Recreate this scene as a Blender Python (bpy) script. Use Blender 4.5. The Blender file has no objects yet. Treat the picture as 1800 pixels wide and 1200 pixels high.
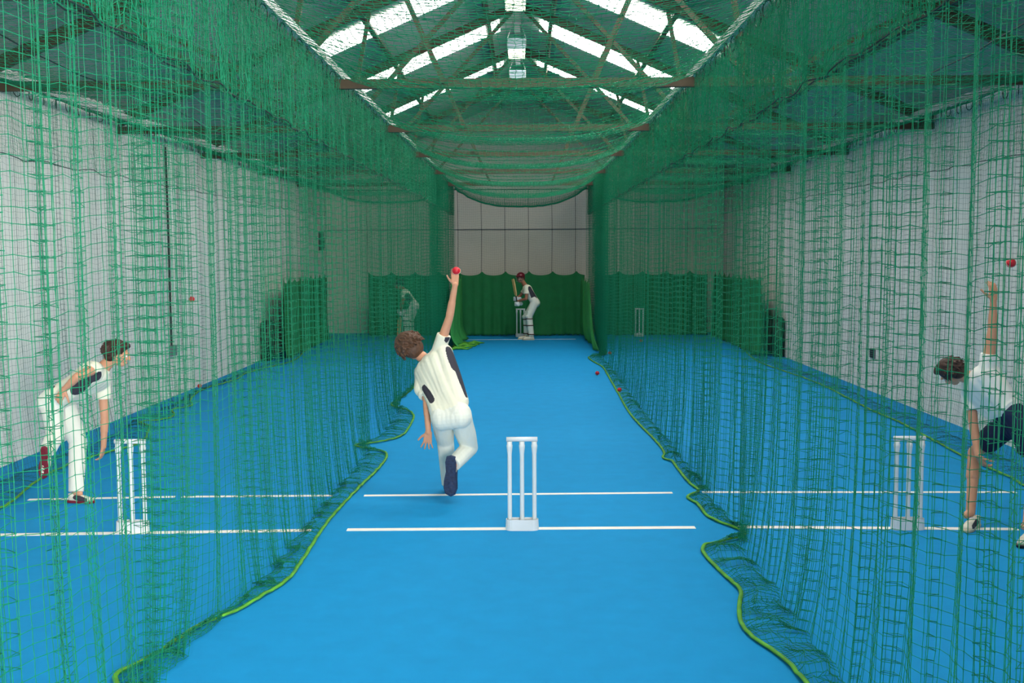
import bpy, bmesh, math, random
import numpy as np
from mathutils import Vector, Matrix
random.seed(7); np.random.seed(7)
S = bpy.context.scene; C = S.collection

# ------------------------------------------------------------------ camera
F = 1908.0; H = 2.17
PITCH = math.atan(155/F); YAW = math.atan(20/math.hypot(F, 155)); ROLL = math.radians(0.28)
MC = (Matrix.Rotation(YAW, 3, 'Z') @ Matrix.Rotation(math.pi/2-PITCH, 3, 'X') @ Matrix.Rotation(-ROLL, 3, 'Z'))
cam = bpy.data.objects.new('camera', bpy.data.cameras.new('camera')); C.objects.link(cam)
cam.matrix_world = Matrix.Translation((0, 0, H)) @ MC.to_4x4()
cam.data.sensor_width = 36; cam.data.lens = F/1800*36; cam.data.clip_end = 200
S.camera = cam

# ------------------------------------------------------------------ world, light, exposure
w = bpy.data.worlds.new('world'); S.world = w; w.use_nodes = True
w.node_tree.nodes['Background'].inputs[0].default_value = (0.75, 0.86, 1.0, 1)
w.node_tree.nodes['Background'].inputs[1].default_value = 1.2
SKYLIGHT = 9.8
def area(name, loc, target, sx, sy, power, col):
    l = bpy.data.lights.new(name, 'AREA'); l.shape = 'RECTANGLE'; l.size = sx; l.size_y = sy
    l.energy = power; l.color = col
    o = bpy.data.objects.new(name, l); C.objects.link(o); o.location = loc
    o.rotation_euler = (Vector(target)-Vector(loc)).to_track_quat('-Z', 'Y').to_euler()
    return o
# unseen area light added behind the camera to brighten the left wall
l_ = area('added_fill_light', (2.9, -4.6, 2.0), (-6.5, 7.6, 1.9), 4.0, 3.2, 660, (1.0, 0.98, 0.93)); l_.data.spread = math.radians(76)
S.view_settings.view_transform = 'Standard'; S.view_settings.look = 'None'
S.view_settings.gamma = 1; S.view_settings.use_curve_mapping = False
S.view_settings.exposure = -0.12

# ------------------------------------------------------------------ helpers
def ray(px, py): return MC @ Vector(((px-900)/F, (600-py)/F, -1.0))
def at(px, py, Y):                      # the point of the hall seen at a pixel, at distance Y down the hall
    d = ray(px, py); return Vector((0, 0, H)) + d*(Y/d.y)
def G(px, py):                          # the point of the floor seen at a pixel
    d = ray(px, py); p = Vector((0, 0, H)) - d*(H/d.z); return p

def srgb(r, g, b):
    f = lambda c: (c/255/12.92) if c/255 <= .04045 else ((c/255+.055)/1.055)**2.4
    return (f(r), f(g), f(b), 1)
def mat(name, col, rough=.6, metal=0, emit=0, noise=None, bump=None, spec=.4, sheen=0):
    m = bpy.data.materials.new(name); m.use_nodes = True
    nt = m.node_tree; b = nt.nodes['Principled BSDF']
    b.inputs['Base Color'].default_value = col; b.inputs['Roughness'].default_value = rough
    b.inputs['Metallic'].default_value = metal; b.inputs['Specular IOR Level'].default_value = spec
    if emit:
        b.inputs['Emission Color'].default_value = col; b.inputs['Emission Strength'].default_value = emit
    tc = nt.nodes.new('ShaderNodeTexCoord')
    if noise:
        sc, amt = noise[0], noise[1]
        n = nt.nodes.new('ShaderNodeTexNoise'); n.inputs['Scale'].default_value = sc; n.inputs['Detail'].default_value = 12; n.inputs['Roughness'].default_value = .62
        nt.links.new(tc.outputs['Object'], n.inputs['Vector'])
        r = nt.nodes.new('ShaderNodeMapRange'); r.inputs[1].default_value = .3; r.inputs[2].default_value = .7
        r.inputs[3].default_value = 1-amt; r.inputs[4].default_value = 1+amt
        nt.links.new(n.outputs['Fac'], r.inputs[0])
        mx = nt.nodes.new('ShaderNodeVectorMath'); mx.operation = 'SCALE'
        mx.inputs[0].default_value = col[:3]; nt.links.new(r.outputs[0], mx.inputs['Scale'])
        nt.links.new(mx.outputs[0], b.inputs['Base Color'])
    if bump:
        n = nt.nodes.new('ShaderNodeTexNoise'); n.inputs['Scale'].default_value = bump[0]; n.inputs['Detail'].default_value = 3
        mp = nt.nodes.new('ShaderNodeMapping'); nt.links.new(tc.outputs['Object'], mp.inputs[0])
        if len(bump) > 3: mp.inputs['Scale'].default_value = bump[3]
        nt.links.new(mp.outputs[0], n.inputs['Vector'])
        bp = nt.nodes.new('ShaderNodeBump'); bp.inputs['Strength'].default_value = bump[1]; bp.inputs['Distance'].default_value = bump[2]
        nt.links.new(n.outputs['Fac'], bp.inputs['Height']); nt.links.new(bp.outputs[0], b.inputs['Normal'])
    return m
M = {}
M['floor'] = mat('blue_carpet', srgb(0, 140, 200), .85, noise=(5, .05), bump=(500, .35, .003), spec=.25)
M['wall'] = mat('white_painted_cladding', srgb(228, 228, 220), .6, noise=(1.2, .03))
M['wall_back'] = mat('off_white_sheet', srgb(205, 201, 188), .7, noise=(1.5, .04))
M['roof'] = mat('grey_blue_roof_sheet', srgb(152, 158, 148), .65, noise=(1.5, .05))
M['sky'] = mat('skylight_sheet', (1, .97, .93, 1), .5, emit=SKYLIGHT*.55)
M['sky_sunny'] = mat('skylight_sheet_sunny_side', (1, .97, .92, 1), .5, emit=SKYLIGHT*2.3)
M['timber'] = mat('brown_steel', srgb(70, 58, 40), .6, noise=(6, .2))
M['rail'] = mat('galvanised_rail', srgb(186, 192, 190), .45, .3, noise=(8, .08))
M['net'] = mat('green_netting', srgb(0, 132, 96), .55, noise=(3, .12), spec=.4)
def translucent(m, f):
    nt = m.node_tree; b = nt.nodes['Principled BSDF']; o = nt.nodes['Material Output']
    t = nt.nodes.new('ShaderNodeBsdfTranslucent'); t.inputs[0].default_value = srgb(20, 205, 140)
    mx = nt.nodes.new('ShaderNodeMixShader'); mx.inputs[0].default_value = f
    nt.links.new(b.outputs[0], mx.inputs[1]); nt.links.new(t.outputs[0], mx.inputs[2]); nt.links.new(mx.outputs[0], o.inputs[0])
translucent(M['net'], .32)
M['netw'] = mat('thin_dark_green_netting', srgb(0, 92, 70), .6)
M['netd'] = mat('green_netting_low_light', srgb(24, 72, 58), .6)  # end nets: low light at the back put into a darker colour
M['hem'] = mat('lime_hem_tape', srgb(78, 150, 36), .6, noise=(9, .38))
M['cord'] = mat('dark_cord', srgb(14, 40, 36), .6)
M['canvas'] = mat('green_canvas', srgb(16, 108, 58), .8, noise=(5, .10), bump=(7, .3, .02, (1, 1, .3)))
M['canvasl'] = mat('green_canvas_lit', srgb(44, 138, 66), .8, noise=(5, .10))  # lighter copy of the canvas, its lit side put into the colour
M['white'] = mat('white_plastic', srgb(214, 218, 220), .35, noise=(5, .03))
M['line'] = mat('white_line_paint', srgb(238, 236, 228), .7, noise=(9, .05))
M['cream'] = mat('cream_cotton', srgb(232, 228, 206), .8, noise=(6, .03), bump=(9, .55, .02, (1, 1, .45)))
M['trouser'] = mat('white_cricket_trouser', srgb(226, 226, 214), .8, noise=(6, .03), bump=(10, .6, .02, (1, 1, .4)))
M['black'] = mat('charcoal_panel', srgb(52, 50, 60), .75)
M['navy'] = mat('navy_short', srgb(22, 34, 66), .8, bump=(9, .5, .02))
M['skin'] = mat('skin', srgb(206, 148, 116), .5, noise=(8, .06), bump=(60, .15, .002))
M['skin2'] = mat('tanned_skin', srgb(150, 98, 74), .5, noise=(8, .06))
M['hair'] = mat('brown_hair', srgb(84, 58, 42), .55, noise=(40, .35), bump=(70, .7, .01, (1, 1, .25)))
M['hair2'] = mat('dark_brown_hair', srgb(58, 36, 26), .55, noise=(40, .3), bump=(70, .7, .01, (1, 1, .25)))
M['shoe'] = mat('navy_shoe', srgb(34, 48, 78), .6, noise=(45, .5))
M['shoew'] = mat('white_shoe', srgb(214, 208, 190), .55, noise=(30, .18))
M['sole'] = mat('pale_sole', srgb(196, 186, 158), .7)
M['maroon'] = mat('maroon_rubber', srgb(112, 22, 42), .6)
M['ball'] = mat('red_leather_ball', srgb(196, 26, 44), .4, noise=(30, .1))
M['seam'] = mat('ball_seam', srgb(220, 190, 170), .6)
M['bat'] = mat('willow', srgb(206, 168, 112), .55, noise=(8, .12))
M['helmet'] = mat('maroon_helmet', srgb(92, 14, 30), .4)
M['helmetg'] = mat('dark_green_helmet', srgb(14, 50, 44), .4)
M['steel'] = mat('steel_grille', srgb(170, 170, 170), .35, .7)
M['lampbody'] = mat('grey_lamp_housing', srgb(150, 166, 176), .5, .1)
M['lamp'] = mat('lamp_lens', (1, 1, .72, 1), .5, emit=3.0)
M['dark'] = mat('black_plastic', srgb(22, 24, 26), .5)
M['grey'] = mat('grey_metal', srgb(120, 126, 130), .5, .3)
M['white_shirt'] = mat('white_cotton', srgb(236, 234, 226), .8, noise=(6, .03), bump=(9, .55, .02, (1, 1, .45)))
M['pad'] = mat('pad_canvas', srgb(214, 214, 202), .7)
M['strap'] = mat('brown_strap', srgb(78, 48, 36), .7)
M['eye'] = mat('eye_white', srgb(235, 235, 235), .2)

def tag(o, label=None, cat=None, group=None, kind=None):
    if label: o['label'] = label
    if cat: o['category'] = cat
    if group: o['group'] = group
    if kind: o['kind'] = kind
    return o
def empty(name, loc=(0, 0, 0)):
    o = bpy.data.objects.new(name, None); C.objects.link(o); o.location = loc; o.empty_display_size = .1; return o
def link(name, me, m, parent=None, smooth=False):
    o = bpy.data.objects.new(name, me); C.objects.link(o)
    for mm in (m if isinstance(m, (list, tuple)) else [m]): me.materials.append(mm)
    if smooth: me.polygons.foreach_set('use_smooth', [True]*len(me.polygons))
    if parent: o.parent = parent; o.location = -Vector(parent.location)
    return o
def obj(name, bm, m, parent=None, smooth=False):
    me = bpy.data.meshes.new(name); bmesh.ops.recalc_face_normals(bm, faces=bm.faces[:]); bm.to_mesh(me); bm.free()
    return link(name, me, m, parent, smooth)
def box(bm, x0, x1, y0, y1, z0, z1):
    v = [bm.verts.new((x, y, z)) for x in (x0, x1) for y in (y0, y1) for z in (z0, z1)]
    for f in ((0, 1, 3, 2), (4, 6, 7, 5), (0, 4, 5, 1), (2, 3, 7, 6), (0, 2, 6, 4), (1, 5, 7, 3)):
        bm.faces.new([v[i] for i in f])
def bar(bm, a, b, w, h, up=(0, 1, 0)):       # rectangular bar a->b, w along up, h across
    a = Vector(a); b = Vector(b); t = (b-a).normalized(); u = Vector(up); u = (u-t*u.dot(t)).normalized(); s = t.cross(u)
    v = [bm.verts.new(p+u*(i*w/2)+s*(j*h/2)) for p in (a, b) for i, j in ((-1, -1), (1, -1), (1, 1), (-1, 1))]
    bm.faces.new(v[:4]); bm.faces.new(v[4:])
    for k in range(4): bm.faces.new((v[k], v[(k+1) % 4], v[4+(k+1) % 4], v[4+k]))
def tube(bm, pts, r, n=8, flat=1.0, caps=True):
    pts = [Vector(p) for p in pts]; rings = []
    for i, p in enumerate(pts):
        t = (pts[min(i+1, len(pts)-1)]-pts[max(i-1, 0)]).normalized()
        ref = Vector((0, 0, 1)) if abs(t.z) < .9 else Vector((1, 0, 0))
        a = t.cross(ref).normalized(); b = a.cross(t).normalized()
        rr = r[i] if isinstance(r, (list, tuple)) else r
        rings.append([bm.verts.new(p+a*(math.cos(k*2*math.pi/n)*rr)+b*(math.sin(k*2*math.pi/n)*rr*flat)) for k in range(n)])
    for i in range(len(rings)-1):
        for k in range(n): bm.faces.new((rings[i][k], rings[i][(k+1) % n], rings[i+1][(k+1) % n], rings[i+1][k]))
    if caps: bm.faces.new(rings[0]); bm.faces.new(rings[-1])
    return bm
def new(): return bmesh.new()

# ------------------------------------------------------------------ the shell
XL, XR, YB, YF = -5.38, 5.42, 29.75, -5.0
XC = -0.04; ZE = 4.05; SL = .437
def zr(x): return ZE + SL*(5.44-abs(x-XC))
bm = new(); box(bm, XL-.3, XR+.3, YF-.3, YB+.3, -.1, 0); tag(obj('floor', bm, M['floor']), kind='structure')
def clad_wall(name, x0, x1, y0, y1, z1, m, along):
    bm = new(); box(bm, x0, x1, y0, y1, 0, z1)
    o = tag(obj(name, bm, m), kind='structure'); return o
clad_wall('wall_left', XL-.2, XL, YF, YB, ZE+.1, M['wall'], 'y')
clad_wall('wall_right', XR, XR+.2, YF, YB, ZE+.1, M['wall'], 'y')
def gable(name, y0, y1, m):
    bm = new()
    prof = [(XL-.2, 0), (XR+.2, 0), (XR+.2, zr(XR)), (XC, zr(XC)+.05), (XL-.2, zr(XL))]
    a = [bm.verts.new((x, y0, z)) for x, z in prof]; b = [bm.verts.new((x, y1, z)) for x, z in prof]
    bm.faces.new(a); bm.faces.new(b)
    for k in range(5): bm.faces.new((a[k], a[(k+1) % 5], b[(k+1) % 5], b[k]))
    return tag(obj(name, bm, m), kind='structure')
gable('wall_back', YB, YB+.2, M['wall_back'])
# front wall with an unseen opening added for the fill light (x .3..4.9, z 0..3.6)
bm = new()
box(bm, XL-.2, .3, YF-.2, YF, 0, ZE); box(bm, 4.9, XR+.2, YF-.2, YF, 0, ZE); box(bm, .3, 4.9, YF-.2, YF, 3.6, ZE)
a = [bm.verts.new((x, YF, z)) for x, z in ((XL-.2, ZE), (XR+.2, ZE), (XC, zr(XC)+.05))]; b = [bm.verts.new((v.co.x, YF-.2, v.co.z)) for v in a]
bm.faces.new(a); bm.faces.new(b)
for k in range(3): bm.faces.new((a[k], a[(k+1) % 3], b[(k+1) % 3], b[k]))
tag(obj('wall_front', bm, M['wall']), kind='structure')
# roof sheeting, fine corrugation running up the slope
bm = new()
ys = np.arange(YF-.3, YB+.31, .095)
for sgn in (-1, 1):
    prev = None
    for k, y in enumerate(ys):
        dz = .012*(1 if k % 2 else -1)
        xe = XL-.3 if sgn < 0 else XR+.3
        r = [bm.verts.new((XC, y, zr(XC)+dz+.02)), bm.verts.new((xe, y, zr(xe)+dz+.02)),
             bm.verts.new((xe, y, zr(xe)+dz+.06)), bm.verts.new((XC, y, zr(XC)+dz+.06))]
        if prev:
            for q in range(4): bm.faces.new((prev[q], prev[(q+1) % 4], r[(q+1) % 4], r[q]))
        else: bm.faces.new(r)
        prev = r
    bm.faces.new(prev)
tag(obj('ceiling', bm, M['roof']), kind='structure')
# purlins down the hall
for sgn in (-1, 1):
    for d in (.55, 2.15, 4.15):
        x = XC+sgn*d; bm = new(); nz = zr(x)-.075
        bar(bm, (x, YF, nz), (x, YB, nz), .12, .07, up=(sgn*SL, 0, 1))
        tag(obj('roof_purlin', bm, M['timber']),
            'long brown purlin under the %s roof slope, %s' % ('left' if sgn < 0 else 'right', {.55: 'nearest the ridge', 2.15: 'halfway down the slope', 4.15: 'nearest the side wall'}[d]), 'purlin', 'roof purlins')
# skylight strips
n = 0
SKY = [5.0, 8.7, 12.5, 16.25, 19.95, 23.6]
for Y in SKY:
    for sgn in (-1, 1):
        n += 1; x0 = XC+sgn*.36; x1 = XC+sgn*(2.95 if Y < 26 else 2.9); wd = .50
        bm = new(); v = []
        for x in (x0, x1):
            for y in (Y-wd, Y+wd):
                for dz in (-.012, .0): v.append(bm.verts.new((x, y, zr(x)+dz)))
        for f in ((0, 1, 3, 2), (4, 6, 7, 5), (0, 4, 5, 1), (2, 3, 7, 6), (0, 2, 6, 4), (1, 5, 7, 3)): bm.faces.new([v[i] for i in f])
        tag(obj('window_%d' % n, bm, M['sky_sunny' if sgn > 0 else 'sky']), kind='structure')
# small low lights of the far bay near the eaves
# trusses
TR = [-.55, 3.2, 6.95, 10.75, 14.55, 18.3, 22.2, 26.1]
ZC = 3.82
ordn = ['nearest', 'second', 'third', 'fourth', 'fifth', 'sixth', 'seventh', 'farthest']
for i, Y in enumerate(TR):
    t = empty('roof_truss', (XC, Y, ZC))
    tag(t, 'brown roof truss spanning the hall, the %s counted from the camera' % ordn[i] if i else 'brown roof truss above and behind the camera end of the hall', 'truss', 'roof trusses')
    bm = new(); bar(bm, (XL, Y, ZC), (XR, Y, ZC), .07, .09); obj('bottom_chord', bm, M['timber'], t)
    for sgn in (-1, 1):
        xe = XL+.03 if sgn < 0 else XR-.03
        bm = new(); bar(bm, (xe, Y, zr(xe)-.17), (XC, Y, zr(XC)-.17), .07, .13); obj('rafter', bm, M['timber'], t)
        def web(x0, z0, x1, z1, wdt=.05):
            bm = new(); bar(bm, (XC+sgn*x0, Y+.05*sgn, z0), (XC+sgn*x1, Y+.05*sgn, z1), .05, wdt); obj('web', bm, M['timber'], t)
        zz = lambda d: zr(XC+d)-.2
        web(.05, zz(.05), 2.3, ZC, .055); web(1.95, zz(1.95), 2.25, ZC); web(1.5, zz(1.5), .72, ZC); web(3.9, zz(3.9), 2.4, ZC)
def wob(t, seed, scales, amps):
    rs = np.random.RandomState(seed); o = np.zeros_like(t)
    for s, a in zip(scales, amps):
        for _ in range(3): o = o + a/1.7*np.sin(t*2*math.pi/s*rs.uniform(.7, 1.3)+rs.uniform(0, 6.28))
    return o
def smooth_poly(pts, step=.03, it=4):
    p = np.array(pts, float)
    for _ in range(2):                       # Chaikin
        q = np.empty((2*len(p)-2, p.shape[1])); q[0::2] = .78*p[:-1]+.22*p[1:]; q[1::2] = .22*p[:-1]+.78*p[1:]
        p = np.vstack([p[:1], q, p[-1:]])
    s = np.concatenate([[0], np.cumsum(np.linalg.norm(np.diff(p, axis=0), axis=1))])
    si = np.linspace(0, s[-1], max(2, int(s[-1]/step)))
    return np.stack([np.interp(si, s, p[:, k]) for k in range(p.shape[1])], 1), si
# ------------------------------------------------------------------ green canvas curtains
def curtain(path, zt, seed, label, amp=.05, per=.36, flare=.12, side=1, peak=.62, m='canvas', shear=0):
    p, s = smooth_poly(path, .03)
    t = np.gradient(p, axis=0); t /= np.linalg.norm(t, axis=1, keepdims=True); nrm = np.stack([-t[:, 1], t[:, 0]], 1)*side
    nz = 22; bm = new()
    fold = wob(s, seed, (per, per*.5), (.7, .3)); gap = np.abs(np.sin(math.pi*s/peak))
    lay = []
    for th in (0, .006):
        rows = []
        for j in range(nz+1):
            f = j/nz; z = (zt+.07*(1-gap)**4-.05*gap)*(1-f)+.01*f
            a = amp*(.25+.75*f)
            off = fold*a+flare*max(0, f-.75)**2*16*(.6+.4*np.sin(s*5+seed))
            rows.append([bm.verts.new((x+n[0]*(o+th), y+n[1]*(o+th)-shear*f**1.5*(1-s_/s[-1]), zz)) for (x, y), n, o, zz, s_ in
                         zip(p, nrm, off, np.broadcast_to(z, s.shape)+(.02*np.abs(wob(s, seed+1, (.3,), (1,)))*(1 if j == nz else 0)), s)])
        lay.append(rows)
    L = len(p)
    for rows in lay:
        for j in range(nz):
            for i in range(L-1): bm.faces.new((rows[j][i], rows[j][i+1], rows[j+1][i+1], rows[j+1][i]))
    A, B = lay
    for i in range(L-1):
        bm.faces.new((A[0][i], B[0][i], B[0][i+1], A[0][i+1])); bm.faces.new((A[nz][i], A[nz][i+1], B[nz][i+1], B[nz][i]))
    for j in range(nz):
        bm.faces.new((A[j][0], A[j+1][0], B[j+1][0], B[j][0])); bm.faces.new((A[j][-1], B[j][-1], B[j+1][-1], A[j+1][-1]))
    return tag(obj('canvas_curtain', bm, M[m], smooth=True), label, 'curtain', 'green canvas curtains')
curtain([(-1.70, 28.6), (1.62, 28.6)], 1.64, 3, 'dark green canvas curtain across the back behind the middle batsman', side=-1)
curtain([(-4.08, 28.6), (-1.95, 28.6)], 1.64, 4, 'dark green canvas curtain across the back of the left lane', side=-1)
curtain([(1.9, 28.6), (4.85, 28.6)], 1.64, 5, 'dark green canvas curtain across the back of the right lane', side=-1)
curtain([(-4.93, 22.3), (-4.97, 24), (-5.0, 27.6)], 1.62, 6, 'bright green canvas curtain standing along the left wall', side=-1, flare=.08)
curtain([(4.93, 22.6), (4.98, 24.5), (4.98, 28.4)], 1.62, 7, 'green canvas curtain standing along the right wall', side=1, flare=.08)
curtain([(-1.66, 25.0), (-1.62, 26.5), (-1.6, 28.45)], 1.55, 8, 'lit green canvas curtain along the left side of the middle batsman', side=-1, flare=.22, m='canvasl', shear=.5)
curtain([(1.58, 25.6), (1.54, 27), (1.52, 28.45)], 1.5, 9, 'lit green canvas curtain along the right side of the middle batsman', side=1, flare=-.16, m='canvasl', shear=2.2, amp=.035)
# crumpled canvas end on the floor
bm = new()
for k in range(5):
    a0 = random.uniform(0, 6)
    c = G(832-k*6, 604+k*2)
    tube(bm, [(c.x-.25+.1*i+.03*math.sin(a0+i), c.y+.09*math.sin(i*1.3+a0)-.1*k, .03+.025*math.sin(i*2+a0)) for i in range(6)], [.02, .05, .06, .05, .045, .015], 8, .6)
tag(obj('canvas_heap', bm, M['hem'], smooth=True), 'crumpled lime green canvas lying on the floor left of the middle batsman', 'canvas')

# ------------------------------------------------------------------ floor lines
def line(a, b, wd, label):
    A = G(*a); B = G(*b); d = (B-A).normalized(); n = Vector((-d.y, d.x, 0))*wd/2
    bm = new(); v = [bm.verts.new(p+q+Vector((0, 0, z))) for z in (0.0005, .003) for p, q in ((A, -n), (B, -n), (B, n), (A, n))]
    bm.faces.new(v[:4]); bm.faces.new(v[4:])
    for k in range(4): bm.faces.new((v[k], v[(k+1) % 4], v[4+(k+1) % 4], v[4+k]))
    tag(obj('crease_line', bm, M['line']), label, 'line', 'white crease lines')
line((50, 878), (308, 873), .06, 'white crease line under the left bowler')
line((320, 873), (585, 871), .06, 'white crease line right of the left bowler, ending at the net')
line((-60, 941), (547, 932), .075, 'white crease line through the base of the left wicket')
line((640, 871), (1182, 866), .06, 'white crease line under the shoe of the middle bowler')
line((610, 931), (1222, 927), .075, 'white crease line through the base of the middle near wicket')
line((1234, 865), (1786, 865), .06, 'white crease line beyond the right wicket')
line((1296, 926), (1790, 930), .075, 'white crease line through the base of the right wicket')
line((822, 597), (1012, 596), .05, 'far white crease line at the feet of the middle batsman')

# ------------------------------------------------------------------ wickets
def wicket(X, Y, label, near=True, rot=0):
    t = empty('wicket', (X, Y, 0)); tag(t, label, 'wicket', 'white plastic wickets')
    # base: a hollow stadium tray
    bm = new(); L, Wd, hh, th = .132, .052, .085, .006
    def stadium(o, z, n=8):
        r = Wd-o; pts = []
        for k in range(n+1): a = -math.pi/2+math.pi*k/n; pts.append((L-Wd+r*math.cos(a)+0, r*math.sin(a), z))
        for k in range(n+1): a = math.pi/2+math.pi*k/n; pts.append((-(L-Wd)+r*math.cos(a), r*math.sin(a), z))
        return [bm.verts.new((X+p[0], Y+p[1], p[2])) for p in pts]
    rings = [stadium(0, .0), stadium(.004, hh), stadium(.004+th, hh), stadium(.004+th, hh-.03)]
    for a, b in zip(rings[:-1], rings[1:]):
        for k in range(len(a)): bm.faces.new((a[k], a[(k+1) % len(a)], b[(k+1) % len(a)], b[k]))
    bm.faces.new(rings[0]); bm.faces.new(rings[-1])
    obj('base', bm, M['white'], t)
    for s in (-1, 0, 1):
        bm = new(); x = X+s*.097
        zs = [.056, .1, .60, .655, .672, .675, .700]; rr = [.019, .0175, .0175, .0235, .0245, .021, .021]
        tube(bm, [(x, Y, z) for z in zs], rr, 14); obj('stump', bm, M['white'], t, True)
    bm = new(); tube(bm, [(X-.122, Y, .718), (X+.122, Y, .718)], .0185, 14); obj('bail', bm, M['white'], t, True)
g = G(234, 934); wicket(g.x, g.y, 'white plastic wicket near the camera in the left lane, behind the net')
g = G(918, 930); wicket(g.x, g.y, 'white plastic wicket in the middle lane nearest the camera')
g = G(1595, 929); wicket(g.x, g.y, 'white plastic wicket near the camera in the right lane beside the right bowler')
wicket(-.07, 28.2, 'distant white wicket beside the middle batsman')
wicket(3.02, 28.2, 'distant white wicket at the far end of the right lane, no batsman')
wicket(-3.05, 28.2, 'distant white wicket behind the left batsman')

# ------------------------------------------------------------------ wall details, lamps
def lamp(Y, zb, label):
    t = empty('ridge_lamp', (XC-.05, Y, zb)); tag(t, label, 'lamp', 'box lamps under the ridge'); x = XC-.05
    bm = new(); box(bm, x-.145, x+.145, Y, Y+.44, zb+.03, zb+.21); obj('housing', bm, M['lampbody'], t)
    bm = new(); box(bm, x-.135, x+.135, Y-.008, Y+.43, zb-.045, zb+.03); obj('lens', bm, M['lamp'], t)
    for s in (-1, 1):
        bm = new(); tube(bm, [(x+s*.15, Y+.2, zb+.1), (x+s*.15, Y+.2, zb+.25), (x+s*.06, Y+.2, zb+.5), (x+s*.05, Y+.2, zr(x)-.02)], .009, 6); obj('hanger', bm, M['steel'], t)
    bm = new(); box(bm, x-.04, x+.06, Y+.14, Y+.26, zb+.32, zb+.52); obj('ballast', bm, M['grey'], t)
lamp(14.8, 5.53, 'box lamp under the ridge nearest the camera, at the top edge of the view')
lamp(17.9, 5.43, 'grey box lamp under the ridge, second from the camera')
lamp(20.9, 5.42, 'grey box lamp under the ridge, farthest from the camera')
def P_on_x(px, py, X): d = ray(px, py); return Vector((0, 0, H))+d*(X/d.x)
a = P_on_x(291, 258, XL+.02); b = P_on_x(304, 606, XL+.02)
t = empty('wall_socket', (XL, b.y, b.z)); tag(t, 'grey socket box at the foot of a black cable on the left wall', 'socket')
bm = new(); tube(bm, [(XL+.02, a.y, a.z), (XL+.02, a.y+.02, (a.z+b.z)/2), (XL+.02, a.y, b.z)], .014, 6); obj('cable', bm, M['dark'], t)
bm = new(); box(bm, XL+.0, XL+.07, a.y-.06, a.y+.09, b.z-.16, b.z); obj('box', bm, M['grey'], t)
c = P_on_x(1533, 621, XR-.02)
t = empty('wall_vent', (XR, c.y, c.z)); tag(t, 'small grey slatted vent low on the right wall', 'vent')
bm = new(); box(bm, XR-.025, XR, c.y-.11, c.y+.11, c.z-.075, c.z+.075); obj('frame', bm, M['grey'], t)
for k in range(4):
    bm = new(); box(bm, XR-.035, XR-.025, c.y-.09, c.y+.09, c.z-.055+k*.032, c.z-.04+k*.032); obj('slat', bm, M['dark'], t)
for px, X, lab in ((561, XL, 'narrow black fixture high on the far end of the left wall'), (1265, XR, 'narrow black fixture high on the far end of the right wall')):
    p = P_on_x(px, 407, X); q = P_on_x(px, 440, X); s = 1 if X < 0 else -1
    t = empty('wall_heater', (X, p.y, q.z)); tag(t, lab, 'fixture', 'black wall fixtures')
    bm = new(); box(bm, min(X, X+s*.1), max(X, X+s*.1), p.y-.1, p.y+.1, q.z, p.z); obj('casing', bm, M['dark'], t)
    bm = new(); box(bm, min(X+s*.1, X+s*.14), max(X+s*.1, X+s*.14), p.y-.06, p.y+.06, q.z+.06, p.z-.15); obj('lens_hood', bm, M['dark'], t)
bm = new(); tube(bm, [(XL+.05, YB-.02, 2.82), (XR-.05, YB-.02, 2.82)], .014, 6); tag(obj('trim_1', bm, M['grey']), kind='structure')
for s, X, yy, lab in ((1, XL+.03, 22.0, 'black box standing between left wall and green curtain'), (-1, XR-.03, 22.4, 'black box standing between right wall and green curtain')):
    bm = new(); box(bm, min(X, X+s*.2), max(X, X+s*.2), yy, yy+.35, 0, .82)  # plain dark box between wall and side curtain
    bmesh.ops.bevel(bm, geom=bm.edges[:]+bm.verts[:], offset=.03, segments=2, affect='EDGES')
    tag(obj('dark_box', bm, M['dark'], smooth=True), lab, 'pad', 'black boxes')  # category 'pad' here means the plain dark boxes
# vertical sheet joints of the side walls
for s, X in ((1, XL), (-1, XR)):
    k = 0
    for y in np.arange(3, 29, 1.25):
        pass

# ------------------------------------------------------------------ balls
def ball(p, label, r=.036):
    t = empty('cricket_ball', tuple(p)); tag(t, label, 'ball', 'red cricket balls')
    bm = new(); bmesh.ops.create_uvsphere(bm, u_segments=20, v_segments=12, radius=r); bmesh.ops.translate(bm, verts=bm.verts[:], vec=p)
    obj('leather', bm, M['ball'], t, True)
    bm = new(); tube(bm, [(p[0]+r*1.005*math.cos(a), p[1]+r*.5*math.sin(a), p[2]+r*.866*math.sin(a)) for a in np.linspace(0, 2*math.pi, 25)], .0022, 5, caps=False)
    obj('seam', bm, M['seam'], t)
def fball(px, py, label):
    g = G(px, py+2); ball((g.x, g.y, .036), label)
fball(1050, 657, 'red cricket ball lying alone on the blue floor by the right net')
fball(1089, 687, 'red cricket ball resting against the hem of the right net')
fball(1058, 622, 'red cricket ball at the foot of the right canvas curtain, the left of two')
fball(1072, 621, 'red cricket ball at the foot of the right canvas curtain, the right of two')
fball(1127, 599, 'dark red cricket ball on the floor in front of the far right wicket')
fball(351, 680, 'red cricket ball caught at the foot of the left wall net')
ball(tuple(at(337, 526, 13.0)), 'red cricket ball flying down the left lane')
ball(tuple(at(1777, 462, 8.3)), 'red cricket ball in the air above the right bowler')
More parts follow.
